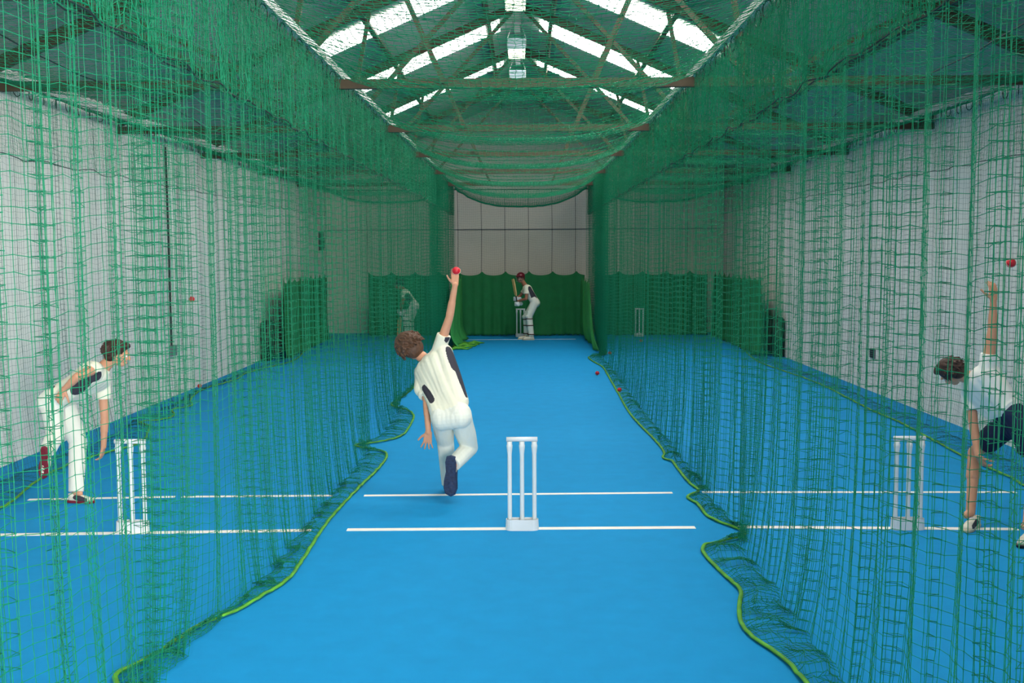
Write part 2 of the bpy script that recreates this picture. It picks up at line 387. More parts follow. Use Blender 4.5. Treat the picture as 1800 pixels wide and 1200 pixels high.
#PEOPLE
# ------------------------------------------------------------------ people
def frame(fwd, up):
    f = Vector(fwd).normalized(); u = Vector(up); u = (u-f*u.dot(f)).normalized(); r = f.cross(u)
    return Matrix((r, f, u)).transposed()          # columns: right, forward, up
def unit_ball(nu=16, nv=10):
    V = [(0, 0, 1)]+[(math.sin(math.pi*j/nv)*math.cos(2*math.pi*i/nu), math.sin(math.pi*j/nv)*math.sin(2*math.pi*i/nu), math.cos(math.pi*j/nv)) for j in range(1, nv) for i in range(nu)]+[(0, 0, -1)]
    Fs = [(0, 1+i, 1+(i+1) % nu) for i in range(nu)]
    for j in range(nv-2):
        for i in range(nu):
            a = 1+j*nu; Fs.append((a+i, a+nu+i, a+nu+(i+1) % nu, a+(i+1) % nu))
    a = 1+(nv-2)*nu; Fs += [(a+i, len(V)-1, a+(i+1) % nu) for i in range(nu)]
    return np.array(V), Fs
UB = unit_ball()
class Blob:
    def __init__(s): s.V = []; s.F = []; s.n = 0
    def add(s, V, Fs): s.V += [tuple(v) for v in V]; s.F += [tuple(i+s.n for i in f) for f in Fs]; s.n += len(V)
    def cap(s, p0, r0, p1, r1, flat=False, n=16):
        p0 = Vector(p0); p1 = Vector(p1)
        if (p1-p0).length < 1e-5: p1 = p1+Vector((0, 0, 1e-3))
        t = (p1-p0).normalized(); ref = Vector((0, 0, 1)) if abs(t.z) < .9 else Vector((1, 0, 0))
        a = t.cross(ref).normalized(); b = t.cross(a).normalized()
        V = [p+a*(math.cos(k*2*math.pi/n)*q)+b*(math.sin(k*2*math.pi/n)*q) for p, q in ((p0, r0), (p1, r1)) for k in range(n)]
        s.add(V, [tuple(range(n))[::-1], tuple(range(n, 2*n))]+[(k, (k+1) % n, n+(k+1) % n, n+k) for k in range(n)])
        s.ell(p0, (r0,)*3)
        if not flat: s.ell(p1, (r1,)*3)
        return s
    def chain(s, pts, rs, flat=False):
        for i in range(len(pts)-1): s.cap(pts[i], rs[i], pts[i+1], rs[i+1], flat and i == len(pts)-2)
        return s
    def ell(s, c, r, R=None):
        A = np.array(R) if R else np.eye(3)
        s.add((UB[0]*np.array(tuple(r)[:3]))@A.T+np.array(tuple(c)), UB[1]); return s
    def build(s, name, m, parent, vox=.006, smooth=3, shift=None, regions=None, noise=0):
        me = bpy.data.meshes.new('tmp'); me.from_pydata(s.V, [], s.F); me.update()
        o = bpy.data.objects.new('tmp', me); C.objects.link(o)
        md = o.modifiers.new('r', 'REMESH'); md.mode = 'VOXEL'; md.voxel_size = vox
        if smooth: sm = o.modifiers.new('s', 'SMOOTH'); sm.factor = .6; sm.iterations = smooth
        dg = bpy.context.evaluated_depsgraph_get()
        me2 = bpy.data.meshes.new_from_object(o.evaluated_get(dg)); me2.name = name
        bpy.data.objects.remove(o); bpy.data.meshes.remove(me)
        if shift:
            co = np.empty(len(me2.vertices)*3, np.float32); me2.vertices.foreach_get('co', co); co = co.reshape(-1, 3); co = shift(co)
            me2.vertices.foreach_set('co', co.astype(np.float32).ravel())
        ms = [m]+([q[0] for q in regions] if regions else [])
        me2.materials.clear()
        ob = link(name, me2, ms, parent, True)
        if regions:
            cen = np.empty(len(me2.polygons)*3, np.float32); me2.polygons.foreach_get('center', cen); cen = cen.reshape(-1, 3)
            idx = np.zeros(len(cen), np.int32)
            for k, (mm, a, b, r) in enumerate(regions):
                a = np.array(a); b = np.array(b); ab = b-a; tt = np.clip(((cen-a)@ab)/(ab@ab), 0, 1)
                idx[np.linalg.norm(cen-(a+tt[:, None]*ab), axis=1) < r] = k+1
            me2.polygons.foreach_set('material_index', idx)
        me2.update(); return ob
def wrinkle(seed, amp, axis):
    ax = np.array(Vector(axis).normalized())
    rs = np.random.RandomState(seed); ks = rs.normal(0, 1, (7, 3))*26; ph = rs.uniform(0, 6.28, 7)
    ks = ks-0.6*(ks@ax)[:, None]*ax[None]
    def f(co):
        d = sum(np.sin(co@k+p) for k, p in zip(ks, ph))/4
        c = co.mean(0); n = co-c; n -= (n@ax)[:, None]*ax[None]; n /= np.maximum(np.linalg.norm(n, axis=1, keepdims=True), 1e-6)
        return co+n*(d*amp)[:, None]
    return f
def hand(B, wrist, fwd, palm, s=1.0, curl=.3, spread=.12, side=1, fingers=None):
    """fwd: towards the fingertips; palm: out of the palm; side=+1 thumb on fwd x palm."""
    f = Vector(fwd).normalized(); n = Vector(palm); n = (n-f*n.dot(f)).normalized(); r = f.cross(n)*side
    w0 = Vector(wrist)
    for k, o in enumerate((-.03, -.01, .01, .029)):
        B.cap(w0+r*o*.6*s, .016*s, w0+f*.085*s+r*o*s, .0125*s)
    L = (.060, .072, .078, .070); offs = (-.031, -.0105, .0105, .031)
    for k in range(4):
        cu = curl if fingers is None else fingers[k]
        d = (f+r*(offs[k]/.031*spread)).normalized(); p = w0+f*.088*s+r*offs[k]*s; rr = (.0082, .0092, .0096, .0092)[k]*s
        for q, fr in enumerate((.46, .31, .23)):
            a = cu*(.55+.75*q) if q else cu*.6
            dd = (d*math.cos(a)+n*math.sin(a)).normalized(); p2 = p+dd*L[k]*fr*s*1.02
            B.cap(p, rr, p2, rr*.92); p = p2; rr *= .92; d = dd
    p = w0+f*.02*s+r*.026*s; d = (f*.62+r*.75+n*.25).normalized()
    for fr, rr in ((.042, .0135), (.032, .0105), (.026, .0095)):
        p2 = p+d*fr*s; B.cap(p, rr*s, p2, rr*s*.92); p = p2; d = (d+f*.25+n*curl*.5).normalized()
def head(B, c, fwd, up, s=1.0):
    R = frame(fwd, up); T = lambda x, y, z: Vector(c)+R@Vector((x*s, y*s, z*s)); e = lambda p, r: B.ell(T(*p), [q*s for q in r], R)
    e((0, -.012, .03), (.074, .092, .082)); e((0, .022, -.01), (.063, .068, .085)); e((0, .045, -.068), (.043, .04, .035))
    e((0, .082, .022), (.05, .016, .014))                                  # brow
    B.cap(T(0, .09, .012), .009*s, T(0, .106, -.022), .013*s)              # nose
    for q in (-1, 1):
        e((q*.012, .098, -.026), (.009, .009, .007)); e((q*.074, -.005, -.012), (.010, .02, .032)); e((q*.036, .068, -.03), (.022, .02, .022))
    e((0, .085, -.055), (.024, .010, .006)); e((0, .083, -.065), (.020, .010, .007))
    return T, R
def eyes(T, R, s, parent):
    for q in (-1, 1):
        bm = new(); bmesh.ops.create_uvsphere(bm, u_segments=12, v_segments=8, radius=.0105*s, matrix=Matrix.Translation(T(q*.031, .077, .004)))
        o = obj('eye', bm, M['eye'], parent, True); o.data.materials.append(M['dark'])
        for p in o.data.polygons:
            if (R.transposed()@(p.center-T(q*.031, .077, .004))).y > .0085*s: p.material_index = 1
def hair(c, fwd, up, parent, m, s=1.0, long=.02, seed=1, vox=.006, full=1.0, reach=0):
    R = frame(fwd, up); B = Blob(); rs = random.Random(seed)
    T = lambda x, y, z: Vector(c)+R@Vector((x*s, y*s, z*s))
    B.ell(T(0, -.026, .046), (.084*s*full, .094*s*full, .084*s*full), R)
    B.ell(T(0, -.055, -.005), (.072*s*full, .062*s*full, .07*s*full), R)
    B.ell(T(0, .045, .088), (.06*s*full, .045*s, .03*s), R)
    for k in range(330):                                                    # locks lying back over the skull
        th = rs.uniform(0, 2*math.pi); ph = rs.uniform(-.35, 1.5)
        x, y, z = math.cos(ph)*math.cos(th), math.cos(ph)*math.sin(th), math.sin(ph)
        if y > .35 and z < .62: continue
        b0 = T(x*.078*full, y*.092*full-.022, z*.080*full+.04)
        dr = R@Vector((x*.35+rs.uniform(-.25, .25), y*.35-.35+rs.uniform(-.25, .25), z*.35-.6+rs.uniform(-.2, .2)))
        dr.normalize(); l = (.03+long*rs.random())*s
        B.cap(b0, .0115*s, b0+dr*l, .005*s, n=8)
    return B.build('hair', m, parent, vox, 1)
def shoe(parent, heel, toe, up, m_up, m_sole, L=.29, stripe=None, name='shoe', wd_=1.0):
    """heel/toe: points on the sole; up: out of the top of the foot."""
    heel = Vector(heel); f = (Vector(toe)-heel).normalized(); R = frame(f, up); s = L/.29
    T = lambda x, y, z: heel+R@Vector((x*s*wd_, y*s, z*s))
    B = Blob()
    B.cap(T(0, .035, .045), .036*s, T(0, .10, .052), .040*s).cap(T(0, .10, .05), .042*s, T(.004, .19, .036), .040*s).cap(T(.004, .19, .034), .040*s, T(.0, .245, .028), .032*s)
    B.cap(T(0, .045, .06), .038*s, T(0, .04, .10), .037*s, True).ell(T(0, .2, .03), (.047*s, .065*s, .03*s), R)
    o = B.build(name, m_up, parent, .005*s if s > .5 else .005, 2, regions=stripe(T) if stripe else None)
    bm = new(); out = [(-.028, .0), (-.036, .04), (-.031, .11), (-.044, .18), (-.046, .23), (-.032, .275), (0, .292), (.03, .275), (.045, .23), (.044, .18), (.033, .11), (.036, .04), (.028, .0), (0, -.008)]
    rings = []
    for z, g in ((.0, .93), (.006, 1.0), (.022, 1.03), (.028, .97)):
        rings.append([bm.verts.new(T(x*g, .14+(y-.14)*g, z)) for x, y in out])
    for a, b in zip(rings[:-1], rings[1:]):
        for k in range(len(a)): bm.faces.new((a[k], a[(k+1) % len(a)], b[(k+1) % len(a)], b[k]))
    bm.faces.new(rings[0]); bm.faces.new(rings[-1])
    so = obj('sole', bm, m_sole, None, False); so.parent = o; so.location = (0, 0, 0)
    # tread bars
    for k, y in enumerate((.03, .07, .15, .18, .21, .24)):
        bm = new(); bar(bm, T(-.028, y, -.002), T(.028, y, -.002), .012*s, .004*s, up=R@Vector((0, 1, 0)))
        t_ = obj('tread', bm, m_up if m_sole != M['maroon'] else M['maroon'], None); t_.parent = o; t_.location = (0, 0, 0)
    bm = new()
    for k in range(4):
        y = .11+.025*k; z = .094-.012*k; tube(bm, [T(-.026, y, z-.012), T(0, y+.006, z), T(.026, y, z-.012)], .004*s, 5)
    la = obj('laces', bm, M['white'], None); la.parent = o; la.location = (0, 0, 0)
    return o
def mid(a, b, t=.5): return Vector(a)+(Vector(b)-Vector(a))*t
def person(name_label, J, o):
    """J: joints in world space. Body is one surface; clothes and hair are its own parts."""
    s = o.get('s', 1.0); vox = o.get('vox', .006); seed = o.get('seed', 1)
    base = Vector((J['pelvis'].x, J['pelvis'].y, 0)); root = empty('person', base)
    tag(root, name_label, 'person')
    B = Blob()
    sh = (J['shL'], J['shR']); hp = (J['hipL'], J['hipR'])
    def torso(B, k, low=0.0):
        cen = mid(sh[0], sh[1]); pel = mid(hp[0], hp[1])
        for t in (0, .25, .5, .75, 1):
            a = mid(sh[0], sh[1], .12+.76*t); b = mid(hp[0], hp[1], .02+.96*t); a = mid(a, b, .08)
            dn = (b-a).normalized()*low; wst = mid(a, b, .62); c2 = mid(cen, pel, .62); wst = mid(wst, c2, .18)
            rr = .088 if t in (0, 1) else .098
            B.chain([a, wst, b+dn], [(rr)*s*k, (.086)*s*k, (.088)*s*(1+(k-1)*.6)], k > 1)
        B.cap(sh[0], .058*s*k, sh[1], .058*s*k)
    torso(B, 1)
    B.chain([mid(*sh), J['neck'], J['head']-(J['head']-J['neck'])*.25], [.07*s, .055*s, .05*s])
    T, R = head(B, J['head'], J['face'], J['crown'], s)
    for q in 'LR':
        B.chain([J['sh'+q], J['el'+q], J['wr'+q]], [.05*s, .036*s, .025*s])
        B.cap(mid(J['el'+q], J['wr'+q], .08), .037*s, mid(J['el'+q], J['wr'+q], .45), .034*s)
        h = o['hand'+q]
        if h: hand(B, J['wr'+q], h['f'], h['n'], s*h.get('s', 1), h.get('curl', .3), h.get('spread', .12), h.get('side', 1), h.get('fingers'))
        B.chain([J['hip'+q], J['kn'+q], J['an'+q]], [.082*s, .052*s, .036*s])
        B.cap(mid(J['kn'+q], J['an'+q], .1), .05*s, mid(J['kn'+q], J['an'+q], .4), .054*s)
        ft = J['toe'+q]-J['an'+q]; B.cap(J['an'+q], .034*s, J['an'+q]+ft*.35, .028*s)
    B.build('body', o.get('skin', M['skin']), root, vox*.75, 2)
    if vox < .01: eyes(T, R, s, root)
    if o.get('hair'): hair(J['head'], J['face'], J['crown'], root, o['hair'], s*o.get('hs', 1), o.get('long', .02), seed, vox, o.get('full', 1.0))
    # shirt
    B = Blob(); torso(B, 1.18, o.get('tail', .0))
    B.chain([mid(*sh), mid(mid(*sh), J['neck'], .75)], [.085*s, .066*s], True)
    for q in 'LR':
        fr = o.get('sleeve'+q, .62); e = mid(J['sh'+q], J['el'+q], fr)
        B.cap(J['sh'+q], .066*s*o.get('loose'+q, 1), e, .064*s*o.get('loose'+q, 1), True)
        if o.get('puff'+q): B.chain([J['sh'+q], mid(J['sh'+q], e, .6)+Vector(o['puff'+q])], [.07*s, .075*s])
    ax = mid(*sh)-mid(*hp)
    if o.get('bulge'): B.cap(*o['bulge'])
    B.build('shirt', o.get('shirt', M['cream']), root, vox, 3, wrinkle(seed, .0062*s, ax), o.get('panels'))
    # trousers / shorts
    B = Blob(); pel = mid(*hp); up_ = ax.normalized()
    for t in (0, .25, .5, .75, 1):
        b = mid(hp[0], hp[1], t); B.cap(b+up_*.09*s, .095*s, b-up_*.03*s, .102*s)
    for q in 'LR':
        fr = o.get('leg'+q, 1.0); k, a = J['kn'+q], J['an'+q]
        if o.get('shorts'): B.cap(J['hip'+q], .108*s, mid(J['hip'+q], k, o['shorts']), .095*s, True)
        else:
            B.chain([J['hip'+q], mid(J['hip'+q], k, .5), k], [.108*s, .096*s, .08*s]); B.chain([k, mid(k, a, .5), mid(k, a, fr)], [.08*s, .074*s, .066*s], True)
    B.build('shorts' if o.get('shorts') else 'trousers', o.get('pants', M['trouser']), root, vox, 3, wrinkle(seed+1, .004*s, (0, .3, 1)))
    return root
V3 = lambda *a: Vector(a)
# --- bowler of the middle lane, seen from behind just after letting go
J = dict(pelvis=at(793, 722, 9.42), hipL=at(777, 732, 9.45), hipR=at(808, 728, 9.40), neck=at(750, 633, 9.78), head=at(722, 613, 9.85),
         shL=at(741, 655, 9.80), shR=at(770, 620, 9.66), elL=at(750, 704, 9.60), wrL=at(753, 760, 9.52), elR=at(790, 558, 9.60), wrR=at(800, 500, 9.55),
         knL=at(783, 775, 9.72), anL=at(789, 851, 9.78), toeL=at(790, 868, 9.98), knR=at(825, 786, 9.60), anR=at(797, 816, 9.33), toeR=at(791, 872, 9.30),
         face=V3(-.30, .85, -.30), crown=V3(-.72, .15, .62))
def mid_panels():
    a = at(794, 600, 9.54); b = at(806, 640, 9.54); c = at(827, 690, 9.42); d = at(742, 668, 9.70); e = at(757, 702, 9.45); k = at(748, 682, 9.58)
    return [(M['black'], a, b, .078), (M['black'], b, c, .055), (M['black'], d, k, .026), (M['black'], k, e, .034)]
p = person('middle lane bowler in cream shirt and white trousers seen from behind, arm raised', J,
           dict(vox=.0058, seed=3, s=.98, hair=M['hair'], hs=1.20, long=.03, full=1.20, puffL=(-.02, -.01, -.02), sleeveL=.86, sleeveR=.52, looseL=1.12, panels=mid_panels(), tail=.02, bulge=(at(781, 620, 9.63), .080, at(806, 706, 9.46), .094),
                handL=dict(f=V3(-.12, .1, -1), n=V3(.1, 1, 0), spread=.42, curl=.12, side=-1, s=.98),
                handR=dict(f=V3(-.02, .02, 1), n=V3(.35, -.9, .1), curl=.35, spread=.05, side=-1, s=.92, fingers=(.5, .3, .18, .18))))
def grey_str(T): return [(M['sole'], T(-.05, .10, .02), T(.05, .10, .02), .02)]
shoe(p, J['toeR']+(J['anR']-J['toeR'])*1.18+V3(-.03, -.03, .02), J['toeR']+V3(0, -.02, -.02), V3(.25, 1, .1), M['shoe'], M['shoe'], .34, stripe=grey_str, wd_=1.15)
shoe(p, V3(J['anL'].x, J['anL'].y-.07, 0.0), V3(J['anL'].x+.02, J['anL'].y+.2, 0.0), V3(0, 0, 1), M['shoe'], M['sole'], .28)
ball(tuple(at(802, 476, 9.48)), 'red cricket ball in the raised hand of the middle bowler')
# --- bowler of the left lane, bent forward, seen from his right side
J = dict(pelvis=at(99, 700, 9.38), hipL=at(108, 703, 9.48), hipR=at(91, 704, 9.30), neck=at(186, 641, 9.40), head=at(207, 623, 9.40),
         shL=at(181, 667, 9.55), shR=at(166, 648, 9.22), elL=at(184, 735, 9.55), wrL=at(182, 785, 9.50), elR=at(136, 662, 9.02), wrR=at(113, 684, 9.06),
         knL=at(137, 776, 9.50), anL=at(134, 864, 9.38), toeL=at(152, 872, 9.36), knR=at(98, 762, 9.28), anR=at(84, 792, 9.08), toeR=at(75, 832, 9.0),
         face=V3(.93, .25, -.22), crown=V3(.15, 0, 1))
pan = [(M['black'], at(172, 661, 9.2), at(150, 668, 9.16), .045), (M['black'], at(150, 670, 9.16), at(136, 688, 9.2), .062), (M['black'], at(184, 690, 9.46), at(186, 704, 9.46), .022), (M['dark'], at(74, 679, 9.3), at(96, 681, 9.26), .016)]
p = person('bowler in cream shirt and white trousers bent forward in the left lane, head in profile', J,
           dict(vox=.0060, seed=5, s=.97, hair=M['hair2'], hs=1.06, long=.015, sleeveL=.5, sleeveR=.22, looseR=.95, panels=pan, tail=.0,
                handL=dict(f=V3(-.25, .0, -1), n=V3(-1, 0, .2), curl=.55, spread=.08, side=1, s=.95),
                handR=dict(f=V3(-.45, .0, -.75), n=V3(.2, .9, -.2), curl=.35, spread=.1, side=1, s=.95)))
def redst(T): return [(M['black'], T(-.05, .10, .07), T(-.05, .2, .03), .03), (M['black'], T(.05, .10, .07), T(.05, .2, .03), .03)]
h = J['anL']; shoe(p, V3(h.x-.075, h.y+.01, 0.0), V3(h.x+.2, h.y-.03, 0.0), V3(0, 0, 1), M['shoew'], M['maroon'], .25, stripe=redst)
shoe(p, at(76, 787, 8.98), at(74, 838, 9.0), V3(.30, .95, .1), M['shoew'], M['maroon'], .27)
# --- bowler of the right lane: white shirt, navy shorts
J = dict(pelvis=at(1783, 742, 8.32), hipL=at(1772, 745, 8.42), hipR=at(1797, 744, 8.20), neck=at(1706, 664, 8.52), head=at(1673, 655, 8.56),
         shL=at(1704, 684, 8.60), shR=at(1735, 648, 8.36), elL=at(1711, 745, 8.52), wrL=at(1719, 800, 8.40), elR=at(1745, 577, 8.34), wrR=at(1746, 527, 8.33),
         knL=at(1713, 795, 8.62), anL=at(1706, 900, 8.45), toeL=at(1684, 915, 8.4), knR=at(1818, 812, 8.2), anR=at(1807, 915, 7.98), toeR=at(1790, 945, 7.9),
         face=V3(-.30, .80, -.55), crown=V3(-.80, .12, .55))
p = person('bowler in white shirt and navy shorts leaning left in the right lane, arm raised', J,
           dict(vox=.0060, seed=8, s=.98, skin=M['skin'], hair=M['hair2'], hs=1.05, long=.02, sleeveL=.6, sleeveR=.38, legL=1, shorts=.72, pants=M['navy'], shirt=M['white_shirt'], tail=-.13, looseL=1.05,
                handL=dict(f=V3(.5, .0, -.8), n=V3(1, .3, .4), curl=.75, spread=.08, side=1, s=.95),
                handR=dict(f=V3(-.05, .0, 1), n=V3(-.3, .9, 0), curl=.4, spread=.08, side=1, s=.95)))
h = J['anL']; shoe(p, V3(h.x+.07, h.y+.03, 0.0), V3(h.x-.12, h.y-.18, 0.0), V3(0, 0, 1), M['shoew'], M['sole'], .28, stripe=redst)
h = J['anR']; shoe(p, V3(h.x+.06, h.y+.05, 0.0), V3(h.x-.13, h.y-.16, 0.0), V3(0, 0, 1), M['shoew'], M['dark'], .28)
# --- batsmen
def pad(parent, kn, an, fwd, name='leg_pad'):
    R = frame(fwd, kn-an); B = Blob(); f = R@V3(0, 1, 0); k = kn+f*.03; a = an+f*.03; u = (kn-an).normalized()
    for x in (-.05, -.025, 0, .025, .05):
        q = R@V3(x, 0, 0); B.cap(k+u*.14+q*.8-f*abs(x)*.3, .022, a-u*.0+q*.8-f*abs(x)*.3, .022)
    B.ell(k+f*.03, (.085, .05, .06), R)
    o = B.build(name, M['pad'], parent, .009, 1)
    for t in (.12, .45, .9):
        c = mid(kn, an, t); bm = new(); ring = [c+R@V3(.078*math.cos(a_), .085*math.sin(a_), 0) for a_ in np.linspace(0, 2*math.pi, 17)]
        tube(bm, ring, .014, 6, caps=False); st = obj('strap', bm, M['strap'], None); st.parent = o; st.location = (0, 0, 0)
def glove(parent, c, fwd):
    B = Blob(); R = frame(fwd, (0, 0, 1)); c = Vector(c)
    B.ell(c, (.05, .06, .055), R)
    for k in range(4): B.cap(c+R@V3(-.05, .0, .035-.024*k), .019, c+R@V3(.045, .045, .035-.024*k), .018)
    B.cap(c+R@V3(.02, -.04, 0), .04, c+R@V3(.02, -.12, .0), .045)
    B.build('batting_glove', M['white'], parent, .008, 1)
def helmet(parent, c, fwd, up, m):
    R = frame(fwd, up); T = lambda x, y, z: Vector(c)+R@V3(x, y, z); B = Blob()
    B.ell(T(0, -.02, .055), (.105, .12, .10), R); B.ell(T(0, .11, .062), (.085, .065, .014), R); B.ell(T(0, -.06, .0), (.09, .075, .07), R)
    o = B.build('helmet', m, parent, .008, 2)
    for k in range(4):
        z = .03-.03*k; bm = new(); tube(bm, [T(.1*math.sin(a), .02+.115*math.cos(a), z) for a in np.linspace(-1.5, 1.5, 11)], .0035, 5)
        g = obj('grille_bar', bm, M['steel'], None); g.parent = o; g.location = (0, 0, 0)
def bat(hold, top, tip, face, label):
    hold, top, tip = Vector(hold), Vector(top), Vector(tip); t = empty('cricket_bat', hold); tag(t, label, 'bat')
    d = (tip-top).normalized(); R = frame(d, face); L = (tip-top).length
    bm = new(); tube(bm, [hold-d*.12, top+d*.02], [.017, .016], 10); obj('handle', bm, M['dark'], t, True)
    bm = new(); rings = []
    for y, wd, th in ((0, .025, .018), (.06, .05, .024), (.12, .054, .028), (L*.65, .054, .036), (L*.95, .054, .024), (L, .04, .018)):
        rings.append([bm.verts.new(top+R@V3(x*wd, y, z)) for x, z in ((-1, -.008), (-.9, .012), (0, .012), (.9, .012), (1, -.008), (.7, -.016), (0, -th-.01), (-.7, -.016))])
    for a, b in zip(rings[:-1], rings[1:]):
        for k in range(8): bm.faces.new((a[k], a[(k+1) % 8], b[(k+1) % 8], b[k]))
    bm.faces.new(rings[0]); bm.faces.new(rings[-1]); obj('blade', bm, M['bat'], t)
YB_ = 27.3
J = dict(pelvis=at(940, 529, YB_), hipL=at(940, 531, YB_-.12), hipR=at(941, 531, YB_+.12), neck=at(922, 500, YB_), head=at(915, 489, YB_-.03),
         shL=at(926, 506, YB_-.20), shR=at(925, 507, YB_+.18), elL=at(925, 525, YB_-.25), wrL=at(911, 529, YB_-.12), elR=at(914, 520, YB_+.18), wrR=at(909, 523, YB_+.02),
         knL=at(930, 556, YB_-.14), anL=at(934, 591, YB_-.15), toeL=at(920, 597, YB_-.17), knR=at(925, 557, YB_+.15), anR=at(926, 589, YB_+.15), toeR=at(914, 594, YB_+.13),
         face=V3(-.45, -.85, -.1), crown=V3(-.1, -.1, 1))
pan = [(M['black'], at(934, 507, YB_-.25), at(940, 523, YB_-.2), .085)]
p = person('batsman in maroon helmet and white pads at the far end of the middle lane', J,
           dict(vox=.010, seed=9, s=1.05, skin=M['skin2'], sleeveL=.55, sleeveR=.6, panels=pan, handL=None, handR=None))
helmet(p, J['head'], J['face'], J['crown'], M['helmet'])
for q in 'LR': pad(p, J['kn'+q], J['an'+q], V3(-1, -.15, .0))
glove(p, at(910, 534, YB_-.12), V3(-.7, -.5, 0)); glove(p, at(908, 525, YB_), V3(-.7, -.5, 0))
shoe(p, V3(J['anL'].x+.07, J['anL'].y, 0), V3(J['anL'].x-.2, J['anL'].y-.04, 0), V3(0, 0, 1), M['shoew'], M['sole'], .3)
shoe(p, V3(J['anR'].x+.07, J['anR'].y, 0), V3(J['anR'].x-.2, J['anR'].y-.04, 0), V3(0, 0, 1), M['shoew'], M['sole'], .3)
bat(at(909, 530, YB_-.08), at(907, 520, YB_-.06), at(901.5, 490, YB_-.04), V3(-1, -.6, 0), 'wooden cricket bat held upright by the middle batsman')
YL = 27.4
J = dict(pelvis=at(730, 535, YL), hipL=at(729, 536, YL-.12), hipR=at(729, 537, YL+.12), neck=at(709, 508, YL), head=at(702, 501, YL),
         shL=at(711, 513, YL-.18), shR=at(711, 514, YL+.18), elL=at(708, 530, YL-.2), wrL=at(705, 548, YL-.1), elR=at(706, 531, YL+.15), wrR=at(704, 546, YL+.02),
         knL=at(714, 560, YL-.14), anL=at(716, 590, YL-.15), toeL=at(704, 596, YL-.17), knR=at(722, 561, YL+.15), anR=at(724, 589, YL+.15), toeR=at(712, 594, YL+.13),
         face=V3(-.8, -.55, -.3), crown=V3(-.25, -.1, 1))
pan = [(M['black'], at(716, 520, YL-.2), at(722, 530, YL-.18), .08)]
p = person('batsman in white bent over at the far end of the left lane behind the net', J,
           dict(vox=.010, seed=12, s=1.0, skin=M['skin2'], sleeveL=.6, sleeveR=.6, panels=pan, handL=None, handR=None))
helmet(p, J['head'], J['face'], J['crown'], M['helmetg'])
for q in 'LR': pad(p, J['kn'+q], J['an'+q], V3(-1, -.15, .0))
glove(p, at(705, 551, YL-.1), V3(-.7, -.5, 0)); glove(p, at(704, 547, YL), V3(-.7, -.5, 0))
shoe(p, V3(J['anL'].x+.07, J['anL'].y, 0), V3(J['anL'].x-.2, J['anL'].y-.04, 0), V3(0, 0, 1), M['shoew'], M['sole'], .3)
shoe(p, V3(J['anR'].x+.07, J['anR'].y, 0), V3(J['anR'].x-.2, J['anR'].y-.04, 0), V3(0, 0, 1), M['shoew'], M['sole'], .3)
bat(at(704, 549, YL-.05), at(703, 556, YL-.06), at(701, 590, YL-.08), V3(-.4, -1, 0), 'wooden cricket bat grounded by the left batsman behind the net')

# ------------------------------------------------------------------ netting
CELL = .06; ZR = 3.93
def net_mesh(Pg, r, name, knots=None):
    """Pg: (nu, nv, 3) grid of knots; every twine a thin three-sided tube."""
    nu, nv, _ = Pg.shape
    du = np.gradient(Pg, axis=0); dv = np.gradient(Pg, axis=1)
    nrm = lambda a: a/np.maximum(np.linalg.norm(a, axis=-1, keepdims=True), 1e-9)
    du = nrm(du); dv = nrm(dv); N = nrm(np.cross(du, dv)+1e-6)
    V = []; Fc = []; base = 0
    for tdir, ax in ((du, 0), (dv, 1)):
        B = nrm(np.cross(tdir, N))
        rr = (r*np.clip(1.08-.018*np.clip(Pg[..., 1:2]-4, 0, 99), .7, 1.08))
        ring = np.stack([Pg+rr*(N*math.cos(a)+B*math.sin(a)) for a in (0, 2.0944, 4.18879)], axis=2)  # nu,nv,3,3
        V.append(ring.reshape(-1, 3))
        idx = base+np.arange(nu*nv*3).reshape(nu, nv, 3)
        a, b = (idx[:-1], idx[1:]) if ax == 0 else (idx[:, :-1], idx[:, 1:])
        for k in range(3):
            k2 = (k+1) % 3
            Fc.append(np.stack([a[..., k], a[..., k2], b[..., k2], b[..., k]], -1).reshape(-1, 4))
        base += nu*nv*3
    V = np.concatenate(V); Fc = np.concatenate(Fc)
    nq = len(Fc); loops = Fc.reshape(-1); starts = np.arange(nq)*4
    if knots is not None:
        K = Pg[knots]; nk = len(K); e = r*2.7
        off = np.array([(1, 0, 0), (-1, 0, 0), (0, 1, 0), (0, -1, 0), (0, 0, 1), (0, 0, -1)])*e
        KV = (K[:, None]+off[None]).reshape(-1, 3)
        tri = np.array([(0, 2, 4), (2, 1, 4), (1, 3, 4), (3, 0, 4), (2, 0, 5), (1, 2, 5), (3, 1, 5), (0, 3, 5)])
        KT = (tri[None]+(len(V)+np.arange(nk)*6)[:, None, None]).reshape(-1)
        starts = np.concatenate([starts, len(loops)+np.arange(nk*8)*3]); loops = np.concatenate([loops, KT]); V = np.concatenate([V, KV])
    me = bpy.data.meshes.new(name)
    me.vertices.add(len(V)); me.vertices.foreach_set('co', V.astype(np.float32).ravel())
    me.loops.add(len(loops)); me.loops.foreach_set('vertex_index', loops.astype(np.int32))
    me.polygons.add(len(starts)); me.polygons.foreach_set('loop_start', starts.astype(np.int32))
    me.update(calc_edges=True)
    me.polygons.foreach_set('use_smooth', np.ones(len(starts), bool))
    return me
